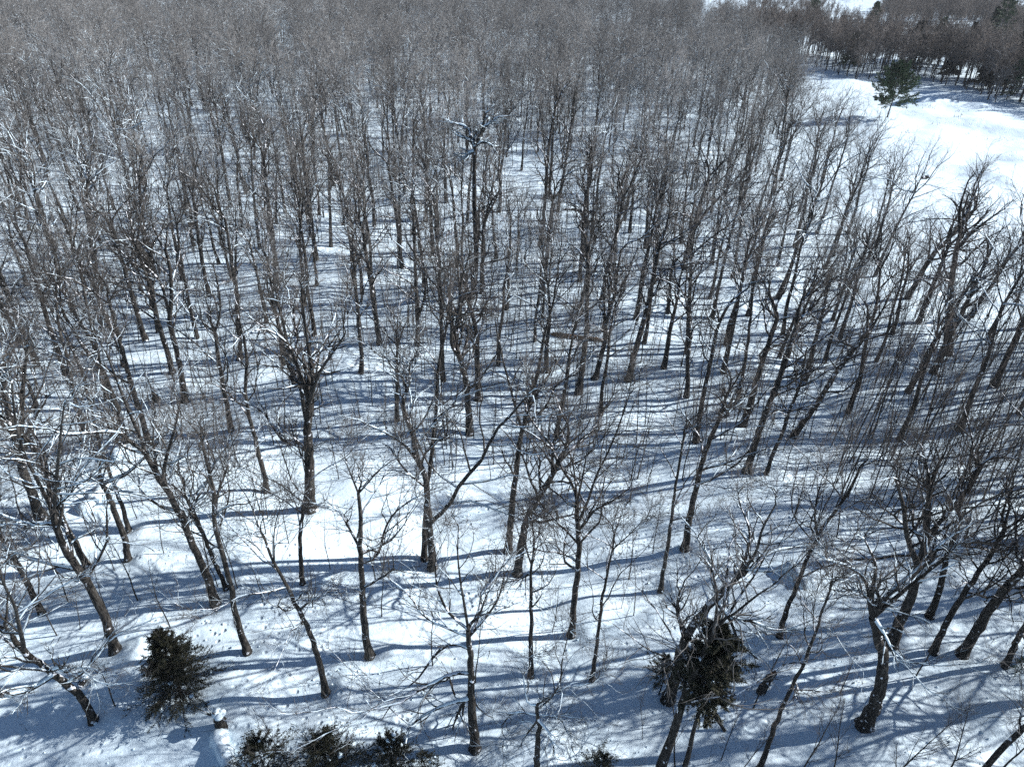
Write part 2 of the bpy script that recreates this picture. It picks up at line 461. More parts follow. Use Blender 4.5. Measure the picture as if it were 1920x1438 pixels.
# ------------------------------------------------------------------ traced trees (pixel traces of the photograph turned into ground positions)
# trunk points from the base up, trunk width at the base in px, traced limbs, options, label
HERO = [
 ([(175,1348),(157,1314),(100,1262),(48,1222),(24,1194)],17,[[(48,1222),(44,1210),(34,1166),(28,1137),(8,1097),(0,1070)],[(94,1264),(52,1294),(8,1302),(-6,1290)],[(90,1258),(120,1250),(153,1252)]],dict(H=12,c=.8),
  'dark leaning tree at the bottom left corner with snow along its upper side'),
 ([(215,1218),(201,1170),(177,1117),(149,1069),(117,1017),(96,952)],20,[[(96,952),(70,900),(45,850),(28,780),(22,720)],[(100,958),(106,900),(112,830),(120,760)],[(141,1064),(80,1053),(40,1041),(10,1028)],[(97,985),(48,980),(-4,962)]],dict(H=19,c=.75),
  'stout leaning tree left of the dark round evergreen with a long snowy limb reaching left'),
 ([(239,1047),(231,1001),(213,956),(193,908),(187,900)],13,[[(187,900),(157,898),(147,880),(153,855),(152,820),(140,760)],[(197,905),(241,886),(265,864),(290,838),(310,815)]],dict(H=15,c=.8,a=1),
  'forked tree with a hooked snowy left arm beside the snow covered fallen trunk'),
 ([(241,993),(221,928),(205,884),(196,862),(180,807),(167,747),(150,690)],9,[],dict(H=20,c=.3),
  'slim dark trunk rising just behind the hooked snowy fork'),
 ([(163,1059),(137,1013),(112,960),(95,905),(70,850)],13,[],dict(H=18,c=.4),
  'tree standing directly behind the stout leaning tree on the left'),
 ([(78,1147),(60,1113),(38,1065),(16,1029),(-8,1000)],13,[[(30,1050),(12,1030),(2,1000)]],dict(H=14,c=.5),
  'tilted dark trunk near the left edge above the corner tree'),
 ([(76,968),(62,930),(44,884),(30,830),(14,760),(4,710)],19,[[(38,868),(40,800),(42,740),(50,660)],[(42,880),(50,820),(66,780),(86,740),(70,735)]],dict(H=19,c=.6),
  'thick trunk at the left edge with a bent broken arm'),
 ([(404,1129),(386,1073),(362,1021),(342,972),(318,928),(292,884),(273,850)],17,[[(318,930),(310,910),(312,857),(322,823),(333,780)],[(273,850),(260,813),(243,775),(230,743),(214,700),(200,663)],[(262,850),(235,838),(216,820),(195,780)]],dict(H=21,c=.75),
  'snow plastered leaning tree with white clumps in its forks, right of the hooked snowy fork'),
 ([(464,1220),(446,1165),(434,1109),(418,1041),(402,977),(398,908),(386,860),(377,820)],14,[[(402,977),(410,920),(425,880),(430,850)]],dict(H=18,c=.35),
  'straight dark trunk just right of the dark round evergreen'),
 ([(424,1101),(402,1053),(374,985),(352,940)],9,[],dict(H=15,c=.5),
  'slim trunk crossing behind the straight trunk right of the evergreen'),
 ([(611,1298),(599,1242),(583,1190),(559,1141),(535,1093),(511,1049),(495,1005)],13,[[(503,1030),(482,980),(462,930),(440,900)],[(511,1049),(515,990),(525,950)],[(540,1104),(500,1110),(450,1118),(420,1135)],[(560,1145),(585,1125),(630,1110)]],dict(H=13,c=.4),
  'curving tree whose dark foot stands lowest on the snow left of the centre'),
 ([(567,1091),(563,1021),(567,960),(573,928),(578,880)],9,[],dict(H=16,c=.3),
  'thin upright trunk in front of the wide upright fork left of centre'),
 ([(583,954),(580,900),(579,857),(577,800),(580,755)],21,[[(578,760),(563,703),(547,660),(533,637),(500,618)],[(580,752),(587,713),(580,663),(572,610),(566,550)],[(580,757),(600,697),(627,657),(645,630)],[(580,755),(560,720),(555,640),(550,580)]],dict(H=22,c=.45,a=2),
  'large upright tree left of centre splitting into three tall forks'),
 ([(500,920),(494,884),(480,830),(467,780),(460,730),(463,680),(457,630)],10,[],dict(H=19,c=.3),
  'slightly curved slim tree left of the three forked tree'),
 ([(433,805),(420,730),(408,663),(403,623)],11,[[(403,623),(393,614),(367,600),(345,560)],[(404,625),(412,590),(410,540),(400,500)]],dict(H=18,c=.6),
  'mid wood tree with a snow capped left fork above the slim curved tree'),
 ([(347,753),(340,703),(330,650),(320,610),(322,530),(314,480)],12,[[(313,590),(290,515),(273,500),(255,470)]],dict(H=21,c=.3),
  'dark forked tree in the left mid wood beside a broken dark stub'),
 ([(273,638),(257,587),(240,530),(223,470),(210,425)],11,[],dict(H=20,c=.2),
  'clean straight trunk leaning left on open snow in the left mid wood'),
 ([(297,623),(292,590),(287,563),(278,500)],10,[],dict(H=19,c=.2),
  'trunk right beside the clean straight leaning trunk in the left mid wood'),
 ([(280,833),(262,770),(240,700),(225,640),(205,570)],11,[],dict(H=20,c=.3),
  'long slanting trunk behind the snow plastered leaning tree'),
 ([(240,840),(217,757),(193,697),(150,640),(120,590)],11,[[(190,690),(180,640),(175,600)]],dict(H=19,c=.5),
  'slanting tree with a wide left sweep behind the hooked snowy fork'),
 ([(694,1228),(684,1174),(680,1117),(678,1069),(676,1021),(676,965),(672,925)],16,[[(682,1060),(700,1048),(714,1025),(720,997),(745,956),(781,932)],[(676,1017),(660,1000),(650,982),(636,960),(620,950)],[(672,922),(660,895),(650,870),(645,850)],[(674,930),(690,905),(712,880),(745,858)],[(700,1048),(735,1010),(760,980)]],dict(H=16,c=.4,a=2),
  'contorted tree with a plastered knotty trunk and wide twiggy arms left of centre'),
 ([(811,1063),(807,1001),(801,940),(797,892),(784,863),(773,813),(755,757),(763,730)],17,[[(783,863),(757,833),(725,812),(690,797)],[(813,985),(841,948),(865,904),(899,868),(933,803),(965,770),(990,740)],[(763,730),(750,700),(735,680)],[(763,730),(775,700),(780,660)]],dict(H=19,c=.85),
  'tree in the centre with one long straight snow lined limb rising to the right'),
 ([(795,1045),(797,980),(803,900),(810,847),(817,760),(820,713),(828,650),(838,610)],11,[],dict(H=22,c=.15),
  'slender upright trunk close behind the tree with the long snow lined limb'),
 ([(953,1031),(959,960),(967,892),(975,830),(985,780)],14,[[(978,810),(968,770),(955,720),(940,663),(930,610)],[(985,780),(1007,737),(1027,707),(1050,670)],[(983,790),(1023,763),(1040,727),(1080,695)],[(985,785),(995,740),(1000,700)]],dict(H=20,c=.35,a=2),
  'tall centre tree with a dense dark crown fanning right'),
 ([(970,1073),(978,1021),(990,969),(1010,932),(1030,900),(1047,867)],17,[[(1047,867),(1073,840),(1107,810),(1125,780),(1150,740)],[(1036,885),(1036,850),(1042,822),(1056,805)]],dict(H=18,c=.3),
  'leaning forked trunk right of the tall centre tree'),
 ([(996,1264),(996,1202),(996,1121),(995,1069),(1000,1021),(998,980)],11,[[(996,1055),(990,1040),(984,1010),(982,980)],[(996,1075),(975,1085),(950,1090)]],dict(H=13,c=.3,s=2.0),
  'slim upright tree directly behind the low drooping tree at the bottom'),
 ([(1072,1188),(1078,1121),(1084,1061),(1086,1033),(1083,1001),(1082,940)],14,[[(1092,1000),(1101,975),(1113,958),(1147,940),(1180,915)],[(1082,940),(1078,895),(1072,860),(1062,830)],[(1090,985),(1102,940),(1118,892),(1136,856),(1160,800),(1180,740)],[(1082,940),(1092,895),(1100,850)]],dict(H=20,c=.3),
  'tall tree right of centre with a huge crown sweeping up to the right'),
 ([(1110,1272),(1122,1182),(1136,1085),(1147,1037),(1152,1001)],9,[[(1147,1037),(1160,1020),(1182,1000),(1205,975)]],dict(H=14,c=.2),
  'thin straight tree with a small open crown right of the tall sweeping tree'),
 ([(1239,1105),(1251,1029),(1259,973),(1265,920),(1273,876),(1282,820)],9,[],dict(H=17,c=.2),
  'slim trunk standing on open snow left of the long double trunk'),
 ([(891,1401),(887,1350),(885,1322),(883,1262),(881,1214),(878,1180)],20,[[(877,1194),(841,1178),(813,1166),(785,1145),(772,1120),(755,1105),(730,1085)],[(872,1182),(843,1150),(825,1117),(817,1085),(817,1045),(812,1010)],[(882,1190),(897,1157),(905,1109),(921,1093),(950,1053),(975,1040)],[(878,1180),(870,1130),(862,1080),(858,1030),(860,990)],[(878,1212),(849,1206),(821,1222),(805,1242),(777,1278),(760,1290)],[(880,1258),(849,1262),(817,1278),(777,1298),(757,1314),(712,1326),(680,1334)],[(885,1306),(833,1322),(793,1342),(770,1360)],[(878,1186),(900,1170),(935,1120),(945,1080)],[(886,1300),(862,1330),(850,1360)]],dict(H=13.5,c=.5,a=0),
  'broad open grown tree at the bottom centre with drooping side branches'),
 ([(1006,1475),(1008,1399),(1010,1354),(1006,1322)],16,[[(1004,1325),(990,1318),(986,1302),(982,1270),(988,1240)],[(1012,1330),(1022,1318),(1038,1302),(1050,1278),(1054,1238),(1066,1190)],[(1010,1345),(1030,1375),(1042,1420)],[(1008,1350),(985,1380),(975,1400)],[(1012,1340),(1045,1345),(1062,1370)],[(1018,1320),(1060,1290),(1110,1280)],[(1006,1340),(970,1335),(940,1360)]],dict(H=9,c=.75,a=0),
  'low drooping tree cut by the bottom edge with snow in its fork'),
 ([(1253,1308),(1266,1267),(1276,1222),(1296,1179),(1317,1151),(1348,1117),(1370,1095)],24,[[(1366,1098),(1393,1085),(1412,1066),(1441,1037),(1480,1027),(1521,1021)],[(1350,1117),(1338,1095),(1332,1053),(1308,1010)],[(1372,1095),(1388,1069),(1400,1040),(1405,993),(1389,950)],[(1340,1122),(1352,1138),(1368,1157),(1413,1165),(1445,1180),(1475,1180)],[(1290,1186),(1276,1168),(1270,1143),(1274,1110)],[(1345,1130),(1365,1155),(1385,1200),(1420,1235)],[(1390,1080),(1415,1040),(1430,990),(1455,945)]],dict(H=14.5,c=.65,a=0),
  'thick leaning tree rising through the dark ragged evergreen at the lower right'),
 ([(1463,1190),(1477,1137),(1497,1093),(1517,1041),(1537,1001),(1561,965),(1586,928),(1612,876)],11,[[(1530,1015),(1528,960),(1540,900)]],dict(H=17,c=.15),
  'slim dark trunk right of the thick leaning tree at the lower right'),
 ([(1622,1358),(1640,1318),(1652,1274),(1655,1230),(1644,1190),(1636,1157)],29,[[(1642,1150),(1662,1117),(1698,1085),(1726,1061),(1754,1029),(1790,1000)],[(1636,1157),(1634,1125),(1636,1105),(1642,1061),(1622,1013)],[(1634,1120),(1615,1110),(1590,1105)],[(1637,1100),(1610,1073),(1577,1057),(1550,1050)],[(1645,1158),(1660,1195),(1680,1236)],[(1700,1083),(1735,1075),(1770,1050)]],dict(H=14,c=.7,a=0),
  'massive stocky trunk at the lower right with a snow lined broken branch hanging'),
 ([(1672,1206),(1686,1166),(1706,1125),(1722,1061),(1734,1021),(1740,960)],22,[[(1722,1061),(1700,1000),(1694,950),(1680,900)],[(1734,1021),(1756,985),(1780,960),(1800,930)],[(1740,960),(1742,900),(1735,860)]],dict(H=18,c=.35),
  'thick dark tree immediately right of the massive stocky trunk'),
 ([(1744,1153),(1762,1101),(1778,1033),(1795,985),(1803,940),(1831,884)],14,[],dict(H=18,c=.2),
  'dark upright leaning tree behind the thick tree at the lower right'),
 ([(1752,1220),(1770,1174),(1795,1133),(1823,1089),(1855,1045),(1883,993)],13,[],dict(H=17,c=.2),
  'slender leaning trunk left of the bare thick pole by the right edge'),
 ([(1803,1226),(1831,1182),(1863,1129),(1895,1093),(1925,1062),(1965,1010)],20,[],dict(H=18,c=.2),
  'bare thick leaning pole by the right edge without low branches'),
 ([(1885,1246),(1903,1210),(1922,1172),(1955,1110)],13,[],dict(H=16,c=.2),
  'rightmost leaning trunk cut by the right edge'),
 ([(1425,1440),(1441,1395),(1469,1322),(1485,1290),(1513,1234),(1537,1161),(1555,1110)],11,[],dict(H=12,c=.15,s=2),
  'thin mottled leaning tree at the bottom right in front of the short snag'),
 ([(1285,1027),(1296,960),(1306,915),(1318,860),(1333,823),(1350,783)],15,[[(1350,783),(1372,768),(1392,752),(1420,720)],[(1350,785),(1358,755),(1371,713),(1363,687)]],dict(H=18,c=.4),
  'long double trunk right of centre forking high above its snow shadow'),
 ([(1393,795),(1407,757),(1423,700),(1443,637),(1457,597),(1448,563)],14,[[(1450,600),(1437,575),(1442,545)]],dict(H=19,c=.35),
  'straight trunk with a small flared foot in the right mid wood'),
 ([(1400,883),(1417,830),(1437,770),(1457,723),(1477,663),(1493,610),(1497,580)],14,[[(1460,715),(1500,700),(1540,690)],[(1493,620),(1510,590),(1530,570)]],dict(H=21,c=.25),
  'tall trunk below the densest brushy crown in the right mid wood'),
 ([(1437,887),(1450,850),(1467,813),(1483,763),(1497,730),(1510,670)],9,[[(1484,770),(1510,762),(1540,755)],[(1480,772),(1455,770),(1440,780)]],dict(H=16,c=.3),
  'slim trunk with level side twigs between two tall trunks on the right'),
 ([(1487,817),(1513,783),(1537,750),(1563,707),(1600,657),(1627,625)],12,[[(1600,657),(1590,645),(1575,640)]],dict(H=19,c=.3),
  'strongly leaning trunk with a bulging foot in the right mid wood'),
 ([(1305,827),(1317,750),(1333,677),(1350,603),(1370,567),(1403,540)],11,[[(1352,600),(1345,580),(1338,550)]],dict(H=17,c=.5),
  'slightly bent trunk with a bare snowy top right of the centre'),
 ([(1383,753),(1397,680),(1408,587),(1412,540)],8,[],dict(H=17,c=.3),
  'thin trunk next to the bent trunk with the bare snowy top'),
 ([(897,748),(895,680),(892,617),(883,580)],13,[[(883,582),(875,560),(872,530)],[(886,600),(900,590),(905,580)]],dict(H=18,c=.2),
  'straight trunk with a dark foot just right of the fan crowned centre tree'),
 ([(880,812),(877,763),(873,713),(863,673),(855,645)],14,[[(863,673),(848,650),(846,610),(840,570)],[(857,650),(860,610),(862,560),(858,510)],[(870,680),(875,640),(880,600)]],dict(H=21,c=.35,a=3),
  'centre tree whose trunk ends in a dense fan of upright twigs'),
 ([(1115,708),(1130,657),(1140,590),(1152,557)],11,[[(1152,557),(1142,510),(1146,470)],[(1153,553),(1160,495),(1170,460),(1207,445),(1225,420)]],dict(H=20,c=.45),
  'knobbly forked tree behind the upper centre with a snow lined right arm'),
 ([(1085,735),(1097,647),(1102,557),(1103,497),(1098,450)],13,[[(1103,500),(1085,470),(1065,455)],[(1100,480),(1110,440),(1125,410)]],dict(H=21,c=.3),
  'dark upright fork left of the knobbly forked tree'),
 ([(1128,562),(1140,503),(1157,430),(1168,370)],10,[],dict(H=22,c=.1),
  'straight trunk standing behind the knobbly forked tree'),
 ([(1177,712),(1190,660),(1203,617),(1220,547),(1237,463),(1250,425)],13,[[(1237,463),(1265,450),(1290,440)]],dict(H=22,c=.2),
  'long straight trunk leaning right beside the knobbly forked tree'),
 ([(1087,528),(1091,470),(1094,420),(1098,370)],9,[],dict(H=21,c=.1),
  'upright trunk above a snow dip in the upper centre'),
 ([(1013,462),(1018,430),(1023,367),(1030,267),(1040,207)],9,[],dict(H=25,c=.3),
  'very tall straight trunk on open snow right of the snow laden snag'),
 ([(1045,397),(1051,360),(1057,327),(1070,240)],8,[],dict(H=23,c=.1),
  'straight trunk just right of the very tall straight one'),
 ([(903,550),(904,500),(905,463),(906,430)],9,[],dict(H=21,c=.1),
  'straight trunk below the snow laden broken snag'),
 ([(755,503),(750,465),(747,430),(738,370),(728,310)],9,[],dict(H=22,c=.1),
  'trunk leaning slightly left in the upper centre left'),
 ([(712,643),(706,600),(700,563),(690,497),(680,430)],11,[],dict(H=21,c=.2),
  'tall straight trunk left of centre with its foot in twig shadow'),
 ([(783,645),(783,610),(782,580),(777,463)],10,[[(783,600),(795,560),(800,520)]],dict(H=21,c=.15),
  'upright dark trunk with an early fork left of the fan crowned tree'),
 ([(520,530),(515,480),(510,430),(500,350),(495,300)],10,[],dict(H=23,c=.1),
  'tall trunk in the upper left middle with a vase shaped crown'),
 ([(323,697),(312,655),(300,617),(283,547),(267,497)],11,[],dict(H=20,c=.3),
  'trunk in the left mid wood leaning behind the dark forked tree'),
 ([(393,555),(385,520),(377,480),(370,430),(362,370)],9,[],dict(H=21,c=.2),
  'straight pale lit trunk in the upper left mid wood'),
 ([(450,672),(447,610),(443,547),(430,463),(422,410)],10,[],dict(H=22,c=.1),
  'straight trunk behind the snow capped left fork in the mid wood'),
 ([(37,645),(20,605),(0,570),(-20,530)],10,[],dict(H=19,c=.2),
  'leaning trunk at the left edge on bright snow in the middle distance'),
 ([(1778,664),(1778,610),(1782,555),(1792,478),(1806,414)],18,[[(1806,414),(1825,370),(1840,330)],[(1795,470),(1830,430),(1870,400)],[(1800,440),(1800,390),(1815,340)]],dict(H=20,c=.1,a=6),
  'wide crowned tree at the right edge of the wood standing against the white field'),
 ([(1700,560),(1711,542),(1750,478),(1786,439),(1800,420)],12,[],dict(H=19,c=.1),
  'slanting trunk crossing behind the wide crowned edge tree'),
 ([(1722,606),(1739,561),(1760,510),(1775,470)],11,[],dict(H=17,c=.1),
  'dark trunk left of the wide crowned edge tree'),
 ([(1750,700),(1778,636),(1803,589),(1816,560),(1850,490)],13,[[(1805,585),(1825,550),(1860,520)]],dict(H=19,c=.1),
  'dark trunk in front of the wide crowned edge tree by the right side'),
 ([(1283,502),(1290,470),(1300,430),(1312,385),(1330,330)],11,[[(1300,425),(1340,380),(1385,330),(1400,310)]],dict(H=21,c=.2),
  'trunk in the upper right wood with a long rising limb'),
]
TREE_XY = []
hero_r = np.random.default_rng(21)
for (tr, wpx, limbs, o, lab) in HERO:
    r = hero_r
    b = G(*tr[0]); yd = b[1]
    lean = r.uniform(-.06, .06) * yd * .05
    P = [b - np.array([0, 0, .25])]
    pts = [b]
    zb = b[2]
    for q in tr[1:]:
        h_ = W(q[0], q[1], yd)
        pts.append(W(q[0], q[1], yd + lean * (h_[2] - zb) / 10))
    pts = np.array(pts); pts[0, 2] -= .25
    n = 22
    tp = resample(pts, n)
    tp[2:-1] += r.normal(0, .025, (n - 3, 3))
    mp = m_per_px(b)
    r0 = wpx * .5 * mp
    s = np.linspace(0, 1, n)
    Hh = o['H'] * 1.08; ztop = tp[-1, 2] - zb
    endf = max(.3, 1 - .85 * ztop / Hh)
    tR = r0 * .92 * (1 + (endf - 1) * s) + r0 * .5 * np.exp(-s * 26)
    lim = []
    for L in limbs:
        # start on the trunk, drift in depth
        ddep = r.uniform(-.55, .55)
        q0 = W(L[0][0], L[0][1], yd)
        k = np.argmin(np.linalg.norm(tp - q0, axis=1))
        lp = [tp[k]]
        acc = 0
        for i in range(1, len(L)):
            a = W(L[i - 1][0], L[i - 1][1], yd); c = W(L[i][0], L[i][1], yd)
            acc += np.linalg.norm(c - a)
            lp.append(W(L[i][0], L[i][1], yd + ddep * acc))
        lr = min(tR[k] * (.8 if len(limbs) < 4 else .66), .2 * acc ** .5 + .03)
        lim.append((np.array(lp), lr))
    near = b[1] < 62
    det = .8 if b[1] < 45 else (.7 if b[1] < 60 else .55)
    na = o.get('a', 6 if limbs else 8)
    if len(limbs) > 5: det = .68
    pr = build_tree(r, tp, tR, lim, Hh, det, o['c'], na, .45, o.get('s', 4.8), 10 if near else 7, 1.0 if near else 1.25, 3 if not limbs else (2 if len(limbs) < 3 else 1), origin=b, lmul=1.0)
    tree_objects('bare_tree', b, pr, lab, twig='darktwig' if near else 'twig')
    TREE_XY.append((b[0], b[1]))

for i, (wx, wy) in enumerate(TREE_XY):      # melt wells and drift rims round the near trunks
    if math.hypot(wx, wy) < 75:
        WELLS.append((wx, wy, -.22, .75, .6, .2))
        WELLS.append((wx + 1.0, wy + .2, .16, .9, .7, .5 * i))
build_ground()
# ------------------------------------------------------------------ tree kinds to be copied through the wood
def kind_parts(r, H, crown, rad, detail, tw, n_auto, spread, cover, bend=.35, sides=7):
    n = 12
    zt = H * crown
    z = np.linspace(0, zt, n)
    a = r.uniform(0, 6.28); c = r.uniform(0, 6.28)
    off = bend * (z / zt) ** 2
    wig = .10 * np.sin(z * .9 + c)
    P = np.stack([off * math.cos(a) + wig * math.cos(c), off * math.sin(a) + wig * math.sin(c), z], 1)
    P[:, :2] -= P[0, :2]
    P[0, 2] = -.3
    s = np.linspace(0, 1, n)
    R = rad * (1 - .58 * s) + rad * .4 * np.exp(-s * 20)
    return build_tree(r, P, R, [], H, detail, cover, n_auto, .52, spread, sides, tw, 4, origin=np.zeros(3))

kr = np.random.default_rng(77)
KINDS = []
for i in range(9):
    KINDS.append(kind_parts(kr, kr.uniform(19, 24), kr.uniform(.44, .62), kr.uniform(.2, .3), .72, 1.05, int(kr.integers(6, 9)), kr.uniform(4.0, 6.0), [.2, .55, .35, .3, .7, .25, .45, .3, .4][i], kr.uniform(.2, 1.1)))
KM = []
for k in KINDS:
    d = {'trunk': mesh('trunk', k['trunk'], [M['bark']]),
         'limbs': mesh('limbs', [tubes(P, R, 5) for P, R in k['limbs']], [M['bark']]),
         'branches': mesh('branches', k['branches'], [M['pole']]),
         'twigs': mesh('twigs', k['twigs'], [M['twig']])}
    if k['snow']: d['snow_cover'] = mesh('snow_cover', k['snow'], [M['snow']])
    KM.append(d)

def xs_boundary(px):
    return np.interp(px, [1415, 1450, 1485, 1535, 1585, 1650, 1735, 1880, 2200], [-400, 130, 240, 335, 400, 455, 560, 600, 640])
def in_wood(x, y):
    px, py, dz = project(np.array([x, y, float(height(x, y))]))
    if dz <= 2: return False
    if px > 1415 and py < xs_boundary(px): return False
    return True

sr = np.random.default_rng(314)
cell = {}
def ok(x, y, dmin):
    cx, cy = int(x // 8), int(y // 8)
    for i in (-1, 0, 1):
        for j in (-1, 0, 1):
            for (a, b2) in cell.get((cx + i, cy + j), ()):
                if (a - x) ** 2 + (b2 - y) ** 2 < dmin * dmin: return False
    return True
def put(x, y): cell.setdefault((int(x // 8), int(y // 8)), []).append((x, y))
for x, y in TREE_XY: put(x, y)
auto = []
for _ in range(60000):
    y = 20 + 410 * sr.random() ** .62
    x = sr.uniform(-1, 1) * (40 + y * .86)
    if len(auto) >= 2300: break
    px, py, dz = project(np.array([x, y, 0.0]))
    inside = -15 < px < 1935 and py < 1455
    if inside and py > 815: continue                   # the near trees are all traced
    if inside and py > 640 and sr.random() < .4: continue
    if inside and 940 < px < 1090 and 380 < py < 520: continue     # small clearing
    if inside and 150 < py < 260 and 120 < px < 260 and sr.random() < .7: continue
    if inside and 110 < py < 180 and 520 < px < 565 : continue
    if inside and 560 < py < 660 and px < 100 and sr.random() < .7: continue
    if not in_wood(x, y): continue
    if px > 1375 and y > 255: continue
    if px > 1300 and y > 330: continue
    if not ok(x, y, 4.6 if y < 110 else 6.4): continue
    put(x, y); auto.append((x, y, px, py, dz, inside))
for _ in range(3500):              # the wood continues beyond the right edge and throws its shadows into the view
    y = sr.uniform(8, 75); x = sr.uniform(22, 95)
    px, py, dz = project(np.array([x, y, 0.0]))
    if (-15 < px < 1935 and py < 1455) or not ok(x, y, 3.9): continue
    put(x, y); auto.append((x, y, px, py, dz, False))
auto.sort(key=lambda t: t[4] + (0 if t[5] else 1e4))
n_single = 300 - len(HERO) - 14 - 1
COLS = [(384, 'far left'), (768, 'left of centre'), (1150, 'centre'), (1500, 'right of centre'), (9999, 'far right')]
ROWS = [(190, 'back of the wood'), (330, 'upper middle of the wood'), (480, 'middle of the wood'), (9999, 'lower middle of the wood')]
def zone(px, py, snowy):
    c = next(n for v, n in COLS if px < v); r_ = next(n for v, n in ROWS if py < v)
    look = 'snow streaked bare grey tree' if snowy else 'dark bare grey tree almost free of snow'
    return '%s, %s, %s' % (look, r_, c), 'bare trees, %s, %s%s' % (r_, c, ', with snow' if snowy else '')
def copy_kind(k, pos, rz, sc, tilt, label, group):
    root = bpy.data.objects.new('bare_tree', None)
    col.objects.link(root)
    root.location = pos; root.rotation_euler = (tilt[0], tilt[1], rz); root.scale = sc
    root['label'] = label; root['category'] = 'tree'; root['group'] = group
    for nm, me in KM[k].items():
        c = bpy.data.objects.new(nm, me); col.objects.link(c); c.parent = root
        if nm in ('twigs', 'branches', 'snow_cover'): c['kind'] = 'stuff'
    return root
rest = []
cnt = 0
for (x, y, px, py, dz, ins) in auto:
    k = int(sr.integers(len(KM))); s = sr.uniform(.74, 1.14)
    z = float(height(x, y))
    tl = (sr.normal(0, .035), sr.normal(0, .04))
    rz = sr.uniform(0, 6.28)
    if ins and cnt < n_single:
        zn = zone(px, py, k in (1, 4, 6, 8))
        copy_kind(k, (x, y, z), rz, (s, s, s * sr.uniform(.93, 1.07)), tl, zn[0], zn[1]); cnt += 1
    else:
        rest.append((x, y, z, k, rz, tl[0], tl[1], s))

# ------------------------------------------------------------------ scatter of uncountable things by geometry nodes
def proto_collection(name, meshes):
    c = bpy.data.collections.new(name)
    for i, me in enumerate(meshes):
        o = bpy.data.objects.new('%s_%02d' % (name, i), me)
        c.objects.link(o)
    return c
def scatter(name, rows, coll, **props):
    rows = np.array(rows, float)
    me = bpy.data.meshes.new(name)
    me.vertices.add(len(rows)); me.vertices.foreach_set('co', rows[:, :3].astype(np.float32).ravel())
    a = me.attributes.new('vid', 'INT', 'POINT'); a.data.foreach_set('value', rows[:, 3].astype(np.int32))
    a = me.attributes.new('rot', 'FLOAT_VECTOR', 'POINT')
    a.data.foreach_set('vector', rows[:, [5, 6, 4]].astype(np.float32).ravel())
    a = me.attributes.new('scl', 'FLOAT', 'POINT'); a.data.foreach_set('value', rows[:, 7].astype(np.float32))
    o = ob(name, me, kind='stuff', **props)
    ng = bpy.data.node_groups.new(name, 'GeometryNodeTree')
    ng.interface.new_socket('Geometry', in_out='INPUT', socket_type='NodeSocketGeometry')
    ng.interface.new_socket('Geometry', in_out='OUTPUT', socket_type='NodeSocketGeometry')
    N, L = ng.nodes, ng.links
    gi = N.new('NodeGroupInput'); go = N.new('NodeGroupOutput')
    ci = N.new('GeometryNodeCollectionInfo'); ci.inputs['Collection'].default_value = coll
    ci.inputs['Separate Children'].default_value = True; ci.inputs['Reset Children'].default_value = True
    ip = N.new('GeometryNodeInstanceOnPoints'); ip.inputs['Pick Instance'].default_value = True
    def attr(nm, t):
        q = N.new('GeometryNodeInputNamedAttribute'); q.data_type = t; q.inputs[0].default_value = nm
        return q.outputs[0]
    L.new(gi.outputs[0], ip.inputs['Points']); L.new(ci.outputs[0], ip.inputs['Instance'])
    L.new(attr('vid', 'INT'), ip.inputs['Instance Index'])
    L.new(attr('rot', 'FLOAT_VECTOR'), ip.inputs['Rotation'])
    L.new(attr('scl', 'FLOAT'), ip.inputs['Scale'])
    L.new(ip.outputs[0], go.inputs[0])
    md = o.modifiers.new('scatter', 'NODES'); md.node_group = ng
    return o

far_meshes = []
for i in range(5):
    k = kind_parts(kr, kr.uniform(19, 24), kr.uniform(.42, .55), .22, .7, 2.6, 9, 6.6, [.3, .6, .2, .4, .5][i], .8, 5)
    prt = [(*k['trunk'][0], 0)] + [(*tubes(P, R, 4), 0) for P, R in k['limbs']] + [(*q, 1) for q in k['branches'] + k['twigs']] + [(*q, 2) for q in k['snow']]
    far_meshes.append(mesh('far_tree', prt, [M['bark'], M['twig'], M['snow']]))
FAR = proto_collection('far_tree', far_meshes)
for i, q in enumerate(rest):
    q = list(q); q[3] = q[3] % 5; rest[i] = q
SIDE = proto_collection('side_tree', [mesh('side_tree', [(*k['trunk'][0], 0)] + [(*tubes(P, R, 4), 0) for P, R in k['limbs']] + [(*q, 1) for q in k['branches'] + k['twigs']], [M['bark'], M['twig']]) for k in (KINDS[0], KINDS[3], KINDS[5], KINDS[7], KINDS[2])])
side = [q for q in rest if math.hypot(q[0], q[1]) < 130]
rest = [q for q in rest if math.hypot(q[0], q[1]) >= 130]
scatter('surrounding_wood', side, SIDE, label='bare trees of the same wood standing around the edges of the view', category='woodland')
scatter('distant_wood', rest, FAR, label='grey mass of leafless trees filling the far part of the wood', category='woodland')

